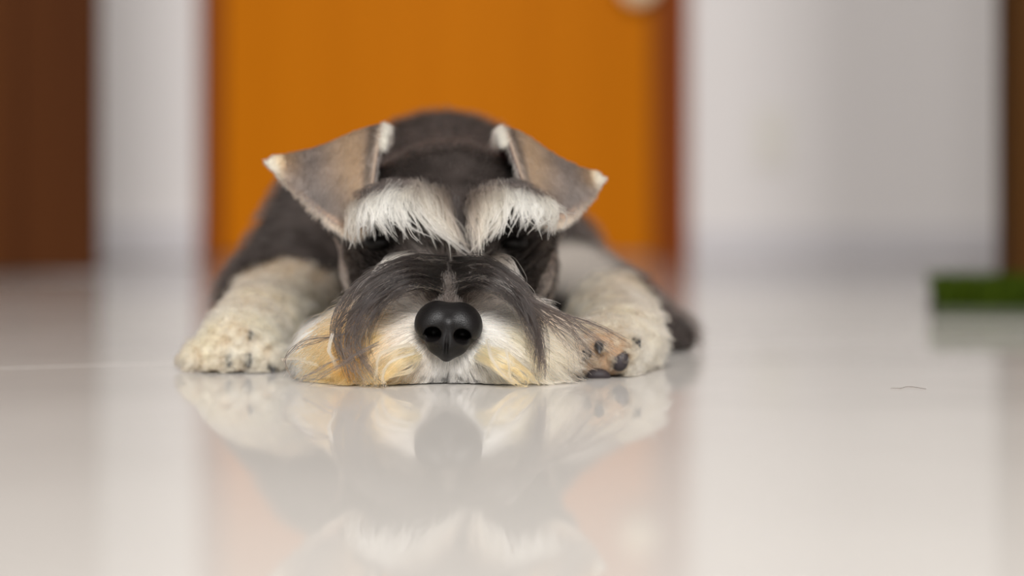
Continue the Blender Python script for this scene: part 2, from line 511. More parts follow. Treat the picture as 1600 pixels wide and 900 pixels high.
def settle(P, f=None, margin=.0006, first=1):
    """push strand points out of the body and above the floor"""
    for k in range(first, P.shape[1]):
        q = P[:, k]
        if f is not None:
            s = f(q); m = s < margin
            if m.any():
                g = grad(f, q[m].astype(np.float32)); q[m] += g * (margin - s[m])[:, None]
        q[:, 2] = np.maximum(q[:, 2], .0005 + .0004 * (k % 3))
    return P

def grow(root, nrm, comb, length, K=7, lift=.6, grav=.3, wav=.0, wfreq=500., f=None, curl=0., curl_n=2., margin=.0005, lift_end=0.):
    N = len(root); P = np.empty((N, K, 3)); P[:, 0] = root - nrm * .0004
    comb = unit(comb - (comb * nrm).sum(-1, keepdims=True) * nrm * .7)
    ph = rng.random((N, 3)) * 6.28
    step = (np.asarray(length) / (K - 1))[:, None]
    side = unit(np.cross(comb, nrm))
    p = P[:, 0].copy()
    for k in range(1, K):
        t = k / (K - 1)
        d = unit(comb + nrm * (lift * (1 - t) + lift_end * t)) + np.array([0, 0, -1.]) * grav * t
        if wav: d = d + wav * np.sin(ph + t * wfreq)
        if curl:
            a = ph[:, :1] + t * curl_n * 6.28
            d = d + curl * (np.cos(a) * side + np.sin(a) * nrm)
        p = p + unit(d) * step
        if f is not None:
            s = f(p); m = s < margin
            if m.any(): p[m] += grad(f, p[m].astype(np.float32)) * (margin - s[m])[:, None]
        p[:, 2] = np.maximum(p[:, 2], .0006)
        P[:, k] = p
    return P

def clump(P, ratio, amt, power=1.5):
    N, K, _ = P.shape; M = max(4, int(N * ratio))
    g = rng.choice(N, M, replace=False)
    kd = kdtree.KDTree(M)
    for i, j in enumerate(g): kd.insert(P[j, 0], i)
    kd.balance()
    near = np.array([g[kd.find(P[i, 0])[1]] for i in range(N)])
    t = np.linspace(0, 1, K)[None, :, None] ** power
    a = amt * (.6 + .4 * rng.random((N, 1, 1)))
    return P * (1 - a * t) + P[near] * (a * t)

def strand_cols(P, root_c, tip_c, jit=.12, power=1.0):
    N, K, _ = P.shape
    t = (np.linspace(0, 1, K) ** power)[None, :, None]
    c = root_c[:, None] * (1 - t) + tip_c[:, None] * t
    return c * (1 + jit * rng.standard_normal((N, 1, 1)))

def catmull(G, K):
    G = np.asarray(G, float); M = len(G)
    E = np.concatenate([[2 * G[0] - G[1]], G, [2 * G[-1] - G[-2]]])
    s = np.linspace(0, M - 1, K); i = np.minimum(s.astype(int), M - 2); t = (s - i)[:, None]
    a, b, c, d = E[i], E[i + 1], E[i + 2], E[i + 3]
    return .5 * (2 * b + (c - a) * t + (2 * a - 5 * b + 4 * c - d) * t ** 2 + (3 * b - a - 3 * c + d) * t ** 3)

def tuft(G, n, r0, r1, K=12, wav=.0006, short=.3, flat=(1, 1, 1), sp=1.5):
    """strands along one guide curve; r0 / r1: spread at root and tip"""
    G = np.asarray(G, float)
    off = rng.standard_normal((n, 3)) * .55 * np.asarray(flat)
    off1 = off * .5 + rng.standard_normal((n, 3)) * .4 * np.asarray(flat)
    base = catmull(G, 40)
    L = 1 - short * rng.random(n) ** sp
    s = np.linspace(0, 1, K)
    q = L[:, None] * s[None] * 39
    i = np.minimum(q.astype(int), 38); fr = (q - i)[..., None]
    P = base[i] * (1 - fr) + base[i + 1] * fr
    t = s[None, :, None]
    P = P + off[:, None] * r0 * (1 - t) + off1[:, None] * r1 * t
    ph = rng.random((n, 1, 3)) * 6.28; fq = 2 + 3 * rng.random((n, 1, 1))
    P = P + wav * np.sin(ph + fq * t * 3) * t
    return P

def depth_many(px, py, f=dog_sdf):
    px, py = np.asarray(px, float), np.asarray(py, float)
    dirv = np.stack([(px - 800) / F, np.ones(len(px)), -(py - HOR) / F], 1); d = np.full(len(px), 1.05)
    for _ in range(60):
        d = np.minimum(d + f(np.array([[0, 0, CAM_H]]) + dirv * d[:, None]) * .9, 1.25)
    return d
def depth_at(px, py, f=dog_sdf):
    """distance at which the line of sight through a pixel meets the body"""
    dirv = W(px, py, 1.0) - np.array([0, 0, CAM_H]); d = 1.05
    for _ in range(80):
        s = float(f((np.array([[0, 0, CAM_H]]) + dirv * d))[0])
        if s < .0003: break
        d += s * .9
        if d > 2: return 1.25
    return d

# ------------------------------------------------------------------ the dog: body
bv, bf = surface_nets(dog_sdf, (-.205, 1.115, -.004), (.150, 2.02, .165), .0024)
bv = bv.astype(np.float32)
for _ in range(2):
    bv = bv - grad(dog_sdf, bv) * dog_sdf(bv)[:, None]
bme = mesh_np('dog', bv, bf)
set_skin(bme, coat_color(bv) * .75)
dog = obj_from('dog', bme, M_skin, None, True)
tag(dog, 'grey and cream schnauzer lying flat with its chin on the floor', 'dog')

# ---- nose leather
def nose_sdf(p):
    q = (p - NOSE_C.astype(np.float32)) * 1000.0      # millimetres: x right, y away, z up
    th = math.radians(-4); cx, sz = math.cos(th), math.sin(th)
    x = q[..., 0] * cx + q[..., 2] * sz; z = -q[..., 0] * sz + q[..., 2] * cx
    q = np.stack([x, q[..., 1], z], -1)
    d = smin(ell(q, (-5, 3, 5.2), (9.6, 11.5, 8.6)), ell(q, (5, 3, 5.2), (9.6, 11.5, 8.6)), 3.0)
    for s in (-1, 1):
        d = smin(d, ell(q, (s * 8.8, 1.5, 1.6), (7.0, 9.5, 7.4)), 4.0)
    low = ell(q, (0, .5, -4.2), (10.8, 9.0, 8.8))
    low = smin(low, cap(q, (0, -3.5, -6), (0, -.5, -12.4), 4.2, 1.6), 4.0)
    d = smin(d, low, 1.6)
    d = smin(d, cap(q, (0, -6.5, 3.5), (0, -5.6, -6), 3.6, 3.4), 3.0)
    for s in (-1, 1):
        hole = ell(q, (s * 6.9, -5.5, -1.5), (4.1, 9.5, 3.4))
        slit = cap(q, (s * 7.8, -5.5, -2.8), (s * 12.2, -1.6, -4.2), 2.2, 1.6)
        slit = smin(slit, cap(q, (s * 12.2, -1.6, -4.2), (s * 15.6, 3.5, -3.0), 1.6, 1.2), 1)
        d = smax(d, -smin(hole, slit, 1.2), 1.1)
    ph = cap(q, (0, -10.3, 1.0), (0, -9.8, -5), .35, .75)
    ph = np.minimum(ph, cap(q, (0, -9.8, -5), (0, -4.6, -14.5), .75, 1.0))
    d = smax(d, -ph, 1.0)
    return d * .001
nv, nf = surface_nets(nose_sdf, NOSE_C - np.array([.019, .014, .018]), NOSE_C + np.array([.019, .017, .017]), .00042)
nv = nv.astype(np.float32)
nv = nv - grad(nose_sdf, nv, .0002) * nose_sdf(nv)[:, None]
def nose_mat():
    m, nt, b = new_mat('wet_black_nose')
    b.inputs['Base Color'].default_value = rgba(lin(13, 11, 11)); b.inputs['Roughness'].default_value = .45
    b.inputs['Specular IOR Level'].default_value = .22
    tc = nt.nodes.new('ShaderNodeTexCoord')
    v = nt.nodes.new('ShaderNodeTexVoronoi'); v.feature = 'SMOOTH_F1'; v.inputs['Scale'].default_value = 2300
    v.inputs['Smoothness'].default_value = .4
    bp = nt.nodes.new('ShaderNodeBump'); bp.invert = True; bp.inputs['Strength'].default_value = .5; bp.inputs['Distance'].default_value = .0002
    link(nt, tc.outputs['Object'], v.inputs['Vector']); link(nt, v.outputs['Distance'], bp.inputs['Height']); link(nt, bp.outputs['Normal'], b.inputs['Normal'])
    return m
nose = obj_from('nose', mesh_np('nose', nv, nf), nose_mat(), dog, True)
nose['label'] = 'wet black nose leather with two comma-shaped nostrils'

# ---- eyes, mostly under the brows
M_eye = plain('dark_eye', lin(12, 9, 8), .5, .2)
for e in EYES:
    bm = bmesh.new(); bmesh.ops.create_uvsphere(bm, u_segments=24, v_segments=16, radius=.0078)
    for v in bm.verts: v.co.z *= .55
    me = bpy.data.meshes.new('eye'); bm.to_mesh(me); bm.free()
    o = obj_from('eye', me, M_eye, dog, True); o.location = (e[0], e[1] + .0065, e[2] - .002)

# ---- ears
def make_ear(top, bot, back_in, back_out, dtop, dbot, bulge, s_sign):
    """flap folded forward over the fold line `top`; behind it the standing back of the ear"""
    ns, ntt = 28, 22
    T = catmull([W(x, y, d) for (x, y), d in zip(top, dtop)], ns)
    B = catmull([W(x, y, d) for (x, y), d in zip(bot, dbot)], ns)
    s = np.linspace(0, 1, ns)[:, None]; t = np.linspace(0, 1, ntt)[None]
    fr = T[:, None] * (1 - t[..., None]) + B[:, None] * t[..., None]
    fr[..., 1] -= bulge * np.sin(np.pi * t ** .8) * (1 - .55 * s)
    Bk = catmull([W(x, y, d) for (x, y, d) in back_in], ns)       # foot of the standing part on the skull
    bk = T[:, None] * (1 - t[..., None]) + Bk[:, None] * t[..., None]
    bk[..., 1] += .010 * np.sin(np.pi * t) * (1 - s)
    bk = bk[:, ::-1]
    fold = np.concatenate([bk[:, :-1], fr], 1)                     # ns x (2*ntt-1)
    # round the fold
    for _ in range(3):
        mid = fold.copy(); mid[:, 1:-1] = (fold[:, :-2] + 2 * fold[:, 1:-1] + fold[:, 2:]) / 4
        w = np.exp(-((np.arange(fold.shape[1]) - (ntt - 1)) / 3.0) ** 2)[None, :, None]
        fold = fold * (1 - w) + mid * w
    m = fold.shape[1]
    v = fold.reshape(-1, 3)
    I = np.arange(ns * m).reshape(ns, m)
    q = np.stack([I[:-1, :-1], I[1:, :-1], I[1:, 1:], I[:-1, 1:]], -1).reshape(-1, 4)
    if s_sign > 0: q = q[:, ::-1]
    return fold, v, q, ntt

def build_ear(fold, v, q, ntt, sgn):
    ns, m, _ = fold.shape
    S = np.repeat(np.linspace(0, 1, ns)[:, None], m, 1); K = np.repeat(np.arange(m)[None], ns, 0)
    front = K >= ntt - 1
    tt = np.where(front, (K - (ntt - 1)) / (ntt - 1), 0)
    # vertex normals toward the outside of the fold
    me0 = mesh_np('ear', v, q)
    nr = np.empty(len(v) * 3, np.float32); me0.vertices.foreach_get('normal', nr); nr = nr.reshape(-1, 3)
    mf = (front & (tt > .2) & (tt < .8)).ravel()
    if nr[mf][:, 1].mean() > 0:
        q = q[:, ::-1]; nr = -nr
    th = .0011
    n = len(v)
    edge = np.zeros((ns, m), bool); edge[0] = edge[-1] = True; edge[:, 0] = edge[:, -1] = True
    vv = np.concatenate([v + nr * th, v - nr * th])
    I = np.arange(n).reshape(ns, m)
    bo = np.concatenate([I[0, :], I[1:, -1], I[-1, -2::-1], I[-2:0:-1, 0]])
    bn = np.roll(bo, -1)
    rim = np.stack([bo, bn, bn + n, bo + n], 1)
    fac = np.concatenate([q, q[:, ::-1] + n, rim])
    me = mesh_np('ear', vv, fac)
    bmm = bmesh.new(); bmm.from_mesh(me); bmesh.ops.recalc_face_normals(bmm, faces=bmm.faces[:]); bmm.to_mesh(me); bmm.free()
    # colours: tan band near the inner edge, grey further out, cream tip and rim; pinkish inside
    s, t = S.ravel(), tt.ravel()
    c = np.tile(lin(116, 103, 94), (n, 1)) * (1 + .3 * wob(v, 330) + .2 * wob(v + 1.7, 800))[:, None]
    c = mixc(c, np.tile(C_TAN, (n, 1)), np.exp(-((s - .30 + .12 * t) / .18) ** 2) * .7)
    c = mixc(c, np.tile(lin(104, 96, 92), (n, 1)), np.exp(-((s - .62) / .12) ** 2) * .7)
    c = mixc(c, np.tile(lin(150, 124, 96), (n, 1)), np.exp(-((s - .82) / .10) ** 2) * .6 * (1 - t))
    c = mixc(c, np.tile(lin(70, 62, 56), (n, 1)), np.exp(-((s - .09) / .05) ** 2) * .8)
    c = mixc(c, np.tile(lin(84, 77, 74), (n, 1)), smooth(.35, .8, t) * .5 * smooth(.15, .4, s))
    c = mixc(c, np.tile(lin(236, 214, 184), (n, 1)), smooth(.86, .95, s + .05 * t))
    c = mixc(c, np.tile(lin(206, 176, 150), (n, 1)), smooth(.90, .99, t) * .8)
    c = mixc(c, np.tile(lin(176, 156, 138), (n, 1)), (1 - smooth(.0, .020, s)) * .7)
    c[~front.ravel()] = lin(80, 68, 62)
    ci = np.tile(lin(88, 62, 60), (n, 1))
    set_skin(me, np.concatenate([c, ci]) * .7)
    ear = obj_from('ear', me, M_skin, dog, True)
    # short velvet on the flap
    N = 9000
    fq = q[(front.ravel()[q]).all(1)]
    # sample in grid coordinates
    ss = rng.random(N); uu = rng.random(N)
    fi = ss * (ns - 1); fj = (ntt - 1) + uu * (ntt - 1)
    i0 = np.minimum(fi.astype(int), ns - 2); j0 = np.minimum(fj.astype(int), m - 2); a = (fi - i0)[:, None]; b = (fj - j0)[:, None]
    def lerp(A): 
        A = A.reshape(ns, m, -1)
        return (A[i0, j0] * (1 - a) + A[i0 + 1, j0] * a) * (1 - b) + (A[i0, j0 + 1] * (1 - a) + A[i0 + 1, j0 + 1] * a) * b
    root = lerp(fold + th * nr.reshape(ns, m, 3)); nn = unit(lerp(nr)); cc = lerp(c)
    tang = unit(lerp(np.gradient(fold, axis=0)) * .35 / .005 + lerp(np.gradient(fold, axis=1)) * .5 / .003 )
    P = grow(root, nn, tang, .0045 + .0025 * rng.random(N), K=5, lift=.25, grav=.1, wav=.25, wfreq=3)
    P = clump(P, .06, .45)
    strands = [(P, strand_cols(P, cc * .6, cc * .95, .22))]
    # fringe on the rim: tip, lower edge and the cream cap of the inner fold corner
    nb = 1500
    e = rng.random(nb)
    ii = np.clip((e * (ns - 1)).astype(int), 0, ns - 1)
    r2 = fold[ii, -1] + rng.standard_normal((nb, 3)) * .0007
    d2 = unit(fold[ii, -1] - fold[ii, -4])
    P = grow(r2, np.tile([0, -1., 0], (nb, 1)), d2, .003 + .003 * rng.random(nb), K=5, lift=.3, grav=.1, wav=.3, wfreq=3)
    cb = np.tile(lin(214, 190, 166), (nb, 1)); strands.append((P, strand_cols(P, cb * .8, cb, .15)))
    nb = 500
    jj = rng.integers(ntt - 4, m, nb)
    r3 = fold[-1, jj] + rng.standard_normal((nb, 3)) * .0007
    nb_l = .0015 + .002 * rng.random(nb)
    P = grow(r3, np.tile([0, -1., 0], (nb, 1)), np.tile([sgn * 1.0, 0, -.3], (nb, 1)), nb_l, K=5, lift=.2, grav=.1, wav=.3, wfreq=3)
    cb = np.tile(lin(222, 204, 180), (nb, 1)); strands.append((P, strand_cols(P, cb, cb, .1)))
    nb = 1500
    jj = rng.integers(ntt - 6, ntt + 5, nb)
    r4 = fold[0, jj] + rng.standard_normal((nb, 3)) * np.array([.001, .0015, .001])
    P = grow(r4, np.tile([0, -.6, .5], (nb, 1)), np.tile([-sgn * .8, -.2, -.6], (nb, 1)), .003 + .003 * rng.random(nb), K=5, lift=.25, grav=.2, wav=.3, wfreq=3)
    cb = np.tile(lin(216, 202, 174), (nb, 1)); strands.append((P, strand_cols(P, cb * .9, cb, .1)))
    nb = 260                                                   # pale rim along the inner edge of the flap
    jj = rng.integers(ntt + 2, m, nb)
    r5 = fold[0, jj] + rng.standard_normal((nb, 3)) * .0006
    P = grow(r5, np.tile([0, -1., 0], (nb, 1)), np.tile([-sgn * .15, 0, -1.], (nb, 1)), .004 + .002 * rng.random(nb), K=5, lift=.2, grav=.1, wav=.2, wfreq=3)
    cb = np.tile(lin(150, 134, 122), (nb, 1)); strands.append((P, strand_cols(P, cb * .9, cb, .1)))
    make_fur('ear_fur', strands, ear, r_root=.00009, r_tip=.00004)
    return ear

earL = make_ear([(599, 190), (560, 200), (505, 224), (462, 238), (430, 246)],
                [(577, 345), (556, 362), (520, 346), (474, 304), (430, 262)],
                [(592, 290, 1.262), (575, 300, 1.268), (560, 310, 1.272), (530, 300, 1.268), (470, 262, 1.258)], None,
                [1.246, 1.250, 1.250, 1.246, 1.238], [1.214, 1.212, 1.216, 1.226, 1.236], .010, -1)
e1 = build_ear(*earL, -1)
earR = make_ear([(786, 196), (815, 205), (860, 236), (905, 262), (930, 271)],
                [(823, 304), (848, 342), (880, 342), (912, 312), (933, 284)],
                [(772, 290, 1.262), (800, 300, 1.268), (825, 310, 1.272), (860, 305, 1.268), (900, 280, 1.258)], None,
                [1.246, 1.250, 1.250, 1.246, 1.238], [1.216, 1.214, 1.218, 1.228, 1.236], .010, 1)
e2 = build_ear(*earR, 1)
e1['label'] = 'tan and grey folded ear with cream tip'
e2['label'] = 'tan and grey folded ear showing its pinkish inside'

# ---- pads and claws
M_pad = plain('dark_paw_pad', lin(40, 34, 36), .6, .3)
M_claw = plain('dark_claw', lin(34, 32, 32), .4, .4)
def pad(px, py, d, rx, ry, rz, rot=0):
    bm = bmesh.new(); bmesh.ops.create_icosphere(bm, subdivisions=3, radius=1)
    for v in bm.verts:
        k = 1 - .18 * v.co.z                      # a pad narrows toward its top
        v.co = Vector((v.co.x * rx * k, v.co.y * ry, v.co.z * rz))
    me = bpy.data.meshes.new('paw_pad'); bm.to_mesh(me); bm.free()
    o = obj_from('paw_pad', me, M_pad, dog, True); o.location = W(px, py, d); o.rotation_euler = (0, rot, 0)
def claw(px, py, d, l, r, tilt=0):
    bm = bmesh.new(); rings = []
    for k in range(6):
        t = k / 5; rr = r * (1 - t * .85)
        c = Vector((math.sin(tilt) * l * t, -l * t * .8, -l * .55 * t * t))
        rings.append([bm.verts.new(c + Vector((rr * math.cos(a * math.pi / 5), 0, rr * 1.25 * math.sin(a * math.pi / 5)))) for a in range(10)])
    for a, b in zip(rings, rings[1:]):
        for i in range(10): bm.faces.new((a[i], a[(i + 1) % 10], b[(i + 1) % 10], b[i]))
    bm.faces.new(rings[0]); bm.faces.new(rings[-1])
    bmesh.ops.recalc_face_normals(bm, faces=bm.faces[:])
    me = bpy.data.meshes.new('claw'); bm.to_mesh(me); bm.free()
    o = obj_from('claw', me, M_claw, dog, True); o.location = W(px, py, d)
for a in ((316, 552, 1.245, .006, .0026, -.3), (361, 562, 1.232, .006, .0030, -.1), (388, 563, 1.232, .006, .0030, .1), (424, 572, 1.236, .006, .0026, .3), (392, 522, 1.240, .005, .0018, 0)):
    claw(*a)
for a in ((934, 586, 1.195, .0064, .004, .0034, 0), (970, 563, 1.194, .0040, .004, .0056, .35), (888, 580, 1.194, .0030, .003, .0032, 0)):
    pad(*a)
for a in ((917, 552, 1.190, .006, .0026, -.3), (936, 541, 1.190, .006, .0026, 0), (994, 531, 1.205, .006, .0022, .3)):
    claw(*a)

# ------------------------------------------------------------------ the coat
def dark_dens(p):
    keep = (1 - leg_mask(p)) * (1 - muzzle_mask(p) * .98)
    near = np.where((p[:, 1] < 1.21) & (p[:, 2] > .028), 5.0, 1.0) * np.where(p[:, 1] < 1.36, 2.6, np.where(p[:, 1] < 1.6, 1.0, .45))
    return keep * near * (p[:, 2] > .004)
N = 52000
r, n_ = sample(bv, bf, N, dark_dens)
comb = np.tile(np.array([0, 1.0, 0.0]), (N, 1))
hx = r[:, 0] - X0
face = (r[:, 1] < 1.30)
comb[:, 0] += hx * 12
comb[:, 2] -= smooth(.02, .06, np.abs(hx)) * .6
bridge = (r[:, 1] < 1.205) & (r[:, 2] > .04)
comb[bridge] = np.stack([np.sign(hx[bridge]) * 1.0, np.full(bridge.sum(), .3), np.zeros(bridge.sum())], 1)
stop = (r[:, 1] >= 1.195) & (r[:, 1] < 1.24) & (r[:, 2] > .05) & (r[:, 2] < .085)
comb[stop] = np.stack([hx[stop] * 40, np.full(stop.sum(), .0), np.full(stop.sum(), 1.0)], 1)
ln_ = np.where(face, .0065, np.where(r[:, 1] < 1.42, .012, .016)) * (.7 + .6 * rng.random(N))
ln_ = np.where(bridge, .013, ln_)
P = grow(r, n_, comb, ln_, K=6, lift=.55, grav=.15, wav=.25, wfreq=4, f=None)
P = clump(P, .05, .55)
c0 = coat_color(r)
tipc = mixc(c0 * 1.05, np.tile(lin(150, 140, 136), (N, 1)), np.clip(rng.normal(.06, .15, N), 0, .6))
eyeN = np.minimum(np.linalg.norm((r - EYES[0]) / np.array([.024, .06, .026]), axis=1), np.linalg.norm((r - EYES[1]) / np.array([.024, .06, .026]), axis=1))
tipc = mixc(tipc, c0, (1 - smooth(.8, 1.4, eyeN)))
make_fur('coat_fur', [(P, strand_cols(P, c0 * .8, tipc, .18))], dog, 'short dark grey coat', r_root=.00011, r_tip=.00004)

# woolly cream legs
def leg_dens(p):
    return leg_mask(p) * (p[:, 2] > .003) * np.where((p[:, 0] < -.08) & (p[:, 1] < 1.265), 2.2, 1.0) * np.where(p[:, 1] < 1.36, 1.0, .6)
N = 38000
r, n_ = sample(bv, bf, N, leg_dens)
comb = np.stack([.4 * n_[:, 0], np.full(N, -.7), np.full(N, -.35)], 1) + .35 * rng.standard_normal((N, 3))
toe = (r[:, 1] < LLEG[2][1] + .004) & (r[:, 0] < -.08)
padz = (r[:, 0] > 0) & (r[:, 1] < 1.203)
ln_ = (.010 + .012 * rng.random(N)) * np.where(toe, .8, 1) * np.where(padz, .42, 1)
P = grow(r, n_, comb, ln_, K=9, lift=1.3, grav=.25, wav=.2, wfreq=4, f=None, curl=.9, curl_n=1.3, lift_end=.5)
P = clump(P, .020, .78, 1.0)
settle(P, None)
c0 = np.tile(C_CREAM, (N, 1)) * (1 + .16 * wob(r, 420)[:, None])
gold = smooth(-.1, .7, wob(r + .7, 120))
c0 = mixc(c0, np.tile(lin(222, 196, 150), (N, 1)), gold * .5)
low = (1 - smooth(.006, .016, r[:, 2])) * (r[:, 0] < 0) * .35  # shade under and between the left toes, put into the fur colour
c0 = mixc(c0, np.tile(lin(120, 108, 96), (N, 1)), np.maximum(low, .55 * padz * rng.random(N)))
c0[padz] = mixc(c0[padz], np.tile(lin(160, 138, 112), (padz.sum(), 1)), np.full(padz.sum(), .5))
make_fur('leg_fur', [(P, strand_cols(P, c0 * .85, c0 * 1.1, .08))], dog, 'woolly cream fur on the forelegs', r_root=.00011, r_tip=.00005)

# ---- beard: cream hair fanning out from around the nose
def front_point(x, z):
    """first body point along +y"""
    y = np.full(len(x), 1.10)
    for _ in range(60):
        s = dog_sdf(np.stack([x, y, z], 1)); y += np.maximum(s, 0) * .9
        y = np.minimum(y, 1.27)
    return np.stack([x, y, z], 1)
N = 26000
th = rng.uniform(-.75, math.pi + .75, N)
rr = .010 + .030 * rng.random(N) ** 1.3
rx = NOSE_C[0] + rr * np.cos(th) * 1.25; rz = NOSE_C[2] - .002 - rr * np.sin(th) * .75
rz = np.maximum(rz, .0022)
r = front_point(rx, rz); n_ = grad(dog_sdf, r.astype(np.float32))
ok = r[:, 1] < 1.200
r, n_, th, rr = r[ok], n_[ok], th[ok], rr[ok]; N = len(r)
cs = np.cos(th)
comb = np.stack([cs * 1.1, np.full(N, -.10), -np.sin(th) * .9], 1) + .14 * rng.standard_normal((N, 3))
inner = 1 - smooth(.012, .024, rr)
ln_ = (.010 + np.where(cs > 0, .012, .018) * (1 - inner) * (.3 + .7 * np.abs(cs)) + .008 * np.abs(cs) * rng.random(N)) * (.65 + .6 * rng.random(N))
P = grow(r, n_, comb, ln_, K=10, lift=.85, grav=.75, wav=.22, wfreq=3, f=dog_sdf, lift_end=.1)
P = clump(P, .03, .72, 1.1)
settle(P, dog_sdf)
left = (cs < 0)
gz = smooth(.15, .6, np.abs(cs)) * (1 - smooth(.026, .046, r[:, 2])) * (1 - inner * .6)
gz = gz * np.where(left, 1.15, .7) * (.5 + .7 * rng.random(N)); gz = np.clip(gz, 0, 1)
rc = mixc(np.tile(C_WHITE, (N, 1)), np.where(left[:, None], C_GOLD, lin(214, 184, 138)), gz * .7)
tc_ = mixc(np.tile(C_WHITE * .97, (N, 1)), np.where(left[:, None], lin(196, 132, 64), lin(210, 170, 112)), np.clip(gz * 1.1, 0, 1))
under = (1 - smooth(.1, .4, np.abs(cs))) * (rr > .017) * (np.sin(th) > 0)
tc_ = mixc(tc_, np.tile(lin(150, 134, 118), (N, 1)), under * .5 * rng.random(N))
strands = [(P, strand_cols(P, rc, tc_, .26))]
# pale cheek hair behind the beard, at both sides
def fam(I, O, n, r0, r1, k=10, **kw):
    """strands between two guide curves"""
    I, O = np.asarray(I, float), np.asarray(O, float); out = []
    m = max(3, n // 14)
    for q in range(m):
        u = (q + rng.random()) / m
        G = I * (1 - u) + O * u + rng.standard_normal(I.shape) * np.linspace(.0004, .0016, len(I))[:, None]
        out.append(tuft(G, max(1, n // m), r0, r1, K=k, **kw))
    return np.concatenate(out)
def G(*pts): return [W(*p) for p in pts]
def add(strands, P, c0, c1, jit=.12, f=dog_sdf, margin=.0006, thick=1.0):
    settle(P, f, margin, 1)
    n = len(P)
    strands.append((P, strand_cols(P, np.tile(c0, (n, 1)), np.tile(c1, (n, 1)), jit), thick))
def add_all(strands, sets, jit=.14, thick=1.0):
    P = np.concatenate([q[0] for q in sets]); settle(P, dog_sdf, .0006, 1)
    c0 = np.concatenate([np.tile(q[1], (len(q[0]), 1)) for q in sets]); c1 = np.concatenate([np.tile(q[2], (len(q[0]), 1)) for q in sets])
    strands.append((P, strand_cols(P, c0, c1, jit), thick))
C_IV = lin(212, 200, 184)
add(strands, fam(G((560, 500, 1.195), (520, 515, 1.185), (480, 550, 1.180), (462, 585, 1.178)), G((585, 545, 1.178), (545, 555, 1.170), (515, 575, 1.166), (500, 598, 1.162)), 900, .0025, .003), C_IV, C_IV)
add(strands, fam(G((565, 490, 1.200), (525, 492, 1.195), (480, 515, 1.190), (450, 560, 1.188)), G((575, 520, 1.19), (520, 530, 1.18), (490, 560, 1.178), (478, 590, 1.176)), 700, .0025, .003), lin(192, 182, 170), lin(204, 194, 180))
add(strands, fam(G((600, 478, 1.165), (555, 490, 1.152), (522, 535, 1.147), (514, 592, 1.145)), G((616, 524, 1.152), (584, 534, 1.140), (556, 570, 1.138), (545, 601, 1.137)), 1150, .0024, .0008), lin(214, 170, 114), lin(194, 124, 58), .25)
add(strands, fam(G((645, 540, 1.14), (615, 555, 1.130), (575, 580, 1.130), (560, 603, 1.128)), G((660, 560, 1.137), (640, 575, 1.127), (612, 592, 1.126), (600, 604, 1.124)), 170, .0018, .0007), lin(212, 178, 134), lin(194, 136, 76), .2)
add(strands, fam(G((755, 540, 1.14), (790, 555, 1.130), (825, 580, 1.130), (845, 602, 1.130)), G((742, 560, 1.137), (765, 575, 1.127), (790, 590, 1.126), (805, 603, 1.124)), 190, .0018, .0007), lin(212, 182, 138), lin(194, 140, 82), .2)
add(strands, fam(G((770, 500, 1.15), (810, 505, 1.148), (838, 528, 1.150), (858, 555, 1.150)), G((770, 530, 1.15), (805, 540, 1.14), (835, 570, 1.138), (850, 597, 1.138)), 300, .0022, .0008), lin(208, 188, 156), lin(204, 174, 128), .2)
add(strands, fam(G((800, 480, 1.17), (850, 490, 1.165), (905, 515, 1.165), (950, 512, 1.165)), G((800, 510, 1.165), (850, 520, 1.158), (895, 540, 1.158), (930, 535, 1.158)), 40, .002, .002), lin(208, 190, 164), lin(216, 194, 156), .1)
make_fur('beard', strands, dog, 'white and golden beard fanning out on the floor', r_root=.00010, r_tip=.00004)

# ---- moustache: dark hair parted on the bridge, arching out and falling over the beard
st = []
D0, D1 = lin(20, 17, 15), lin(36, 31, 29)
B1 = depth_at(690, 404); B2 = depth_at(690, 440); B3 = depth_at(688, 462)
I_L = G((697, 461, B3), (652, 449, 1.128), (612, 472, 1.126), (588, 520, 1.130), (584, 572, 1.132))
M_L = G((699, 440, B2), (640, 428, 1.138), (578, 462, 1.132), (552, 525, 1.132), (562, 598, 1.130))
O_L = G((700, 402, B1), (630, 404, 1.160), (560, 442, 1.150), (522, 510, 1.146), (535, 596, 1.140))
I_R = G((707, 461, B3), (752, 449, 1.128), (795, 476, 1.128), (818, 520, 1.132), (818, 568, 1.134))
M_R = G((705, 440, B2), (762, 428, 1.138), (815, 468, 1.134), (840, 530, 1.136), (842, 596, 1.134))
O_R = G((704, 402, B1), (765, 406, 1.160), (820, 446, 1.152), (850, 512, 1.150), (854, 588, 1.150))
add(st, fam(M_L, O_L, 700, .0016, .0005, 14, short=.84, sp=.25, wav=.0008), D0, D1, .35, thick=1.25)
add(st, fam(I_L, M_L, 320, .0014, .0007, 14, short=.82, sp=.35, wav=.0008), D0, D1, .3)
add(st, fam(M_R, O_R, 700, .0016, .0005, 14, short=.84, sp=.25, wav=.0008), D0, D1, .35, thick=1.25)
add(st, fam(I_R, M_R, 320, .0014, .0007, 14, short=.82, sp=.35, wav=.0008), D0, D1, .3)
add(st, fam(M_L, O_L, 90, .0016, .0003, 16, short=.35, wav=.0014), D0, D1, .28, thick=1.3)
add(st, fam(I_L, M_L, 70, .0014, .0004, 16, short=.5, wav=.0014), D0, D1, .28, thick=1.3)
add(st, fam(M_R, O_R, 56, .0016, .0003, 16, short=.4, wav=.0014), D0, D1, .28, thick=1.3)
add(st, fam(I_R, M_R, 60, .0014, .0004, 16, short=.6, wav=.0014), D0, D1, .28, thick=1.3)
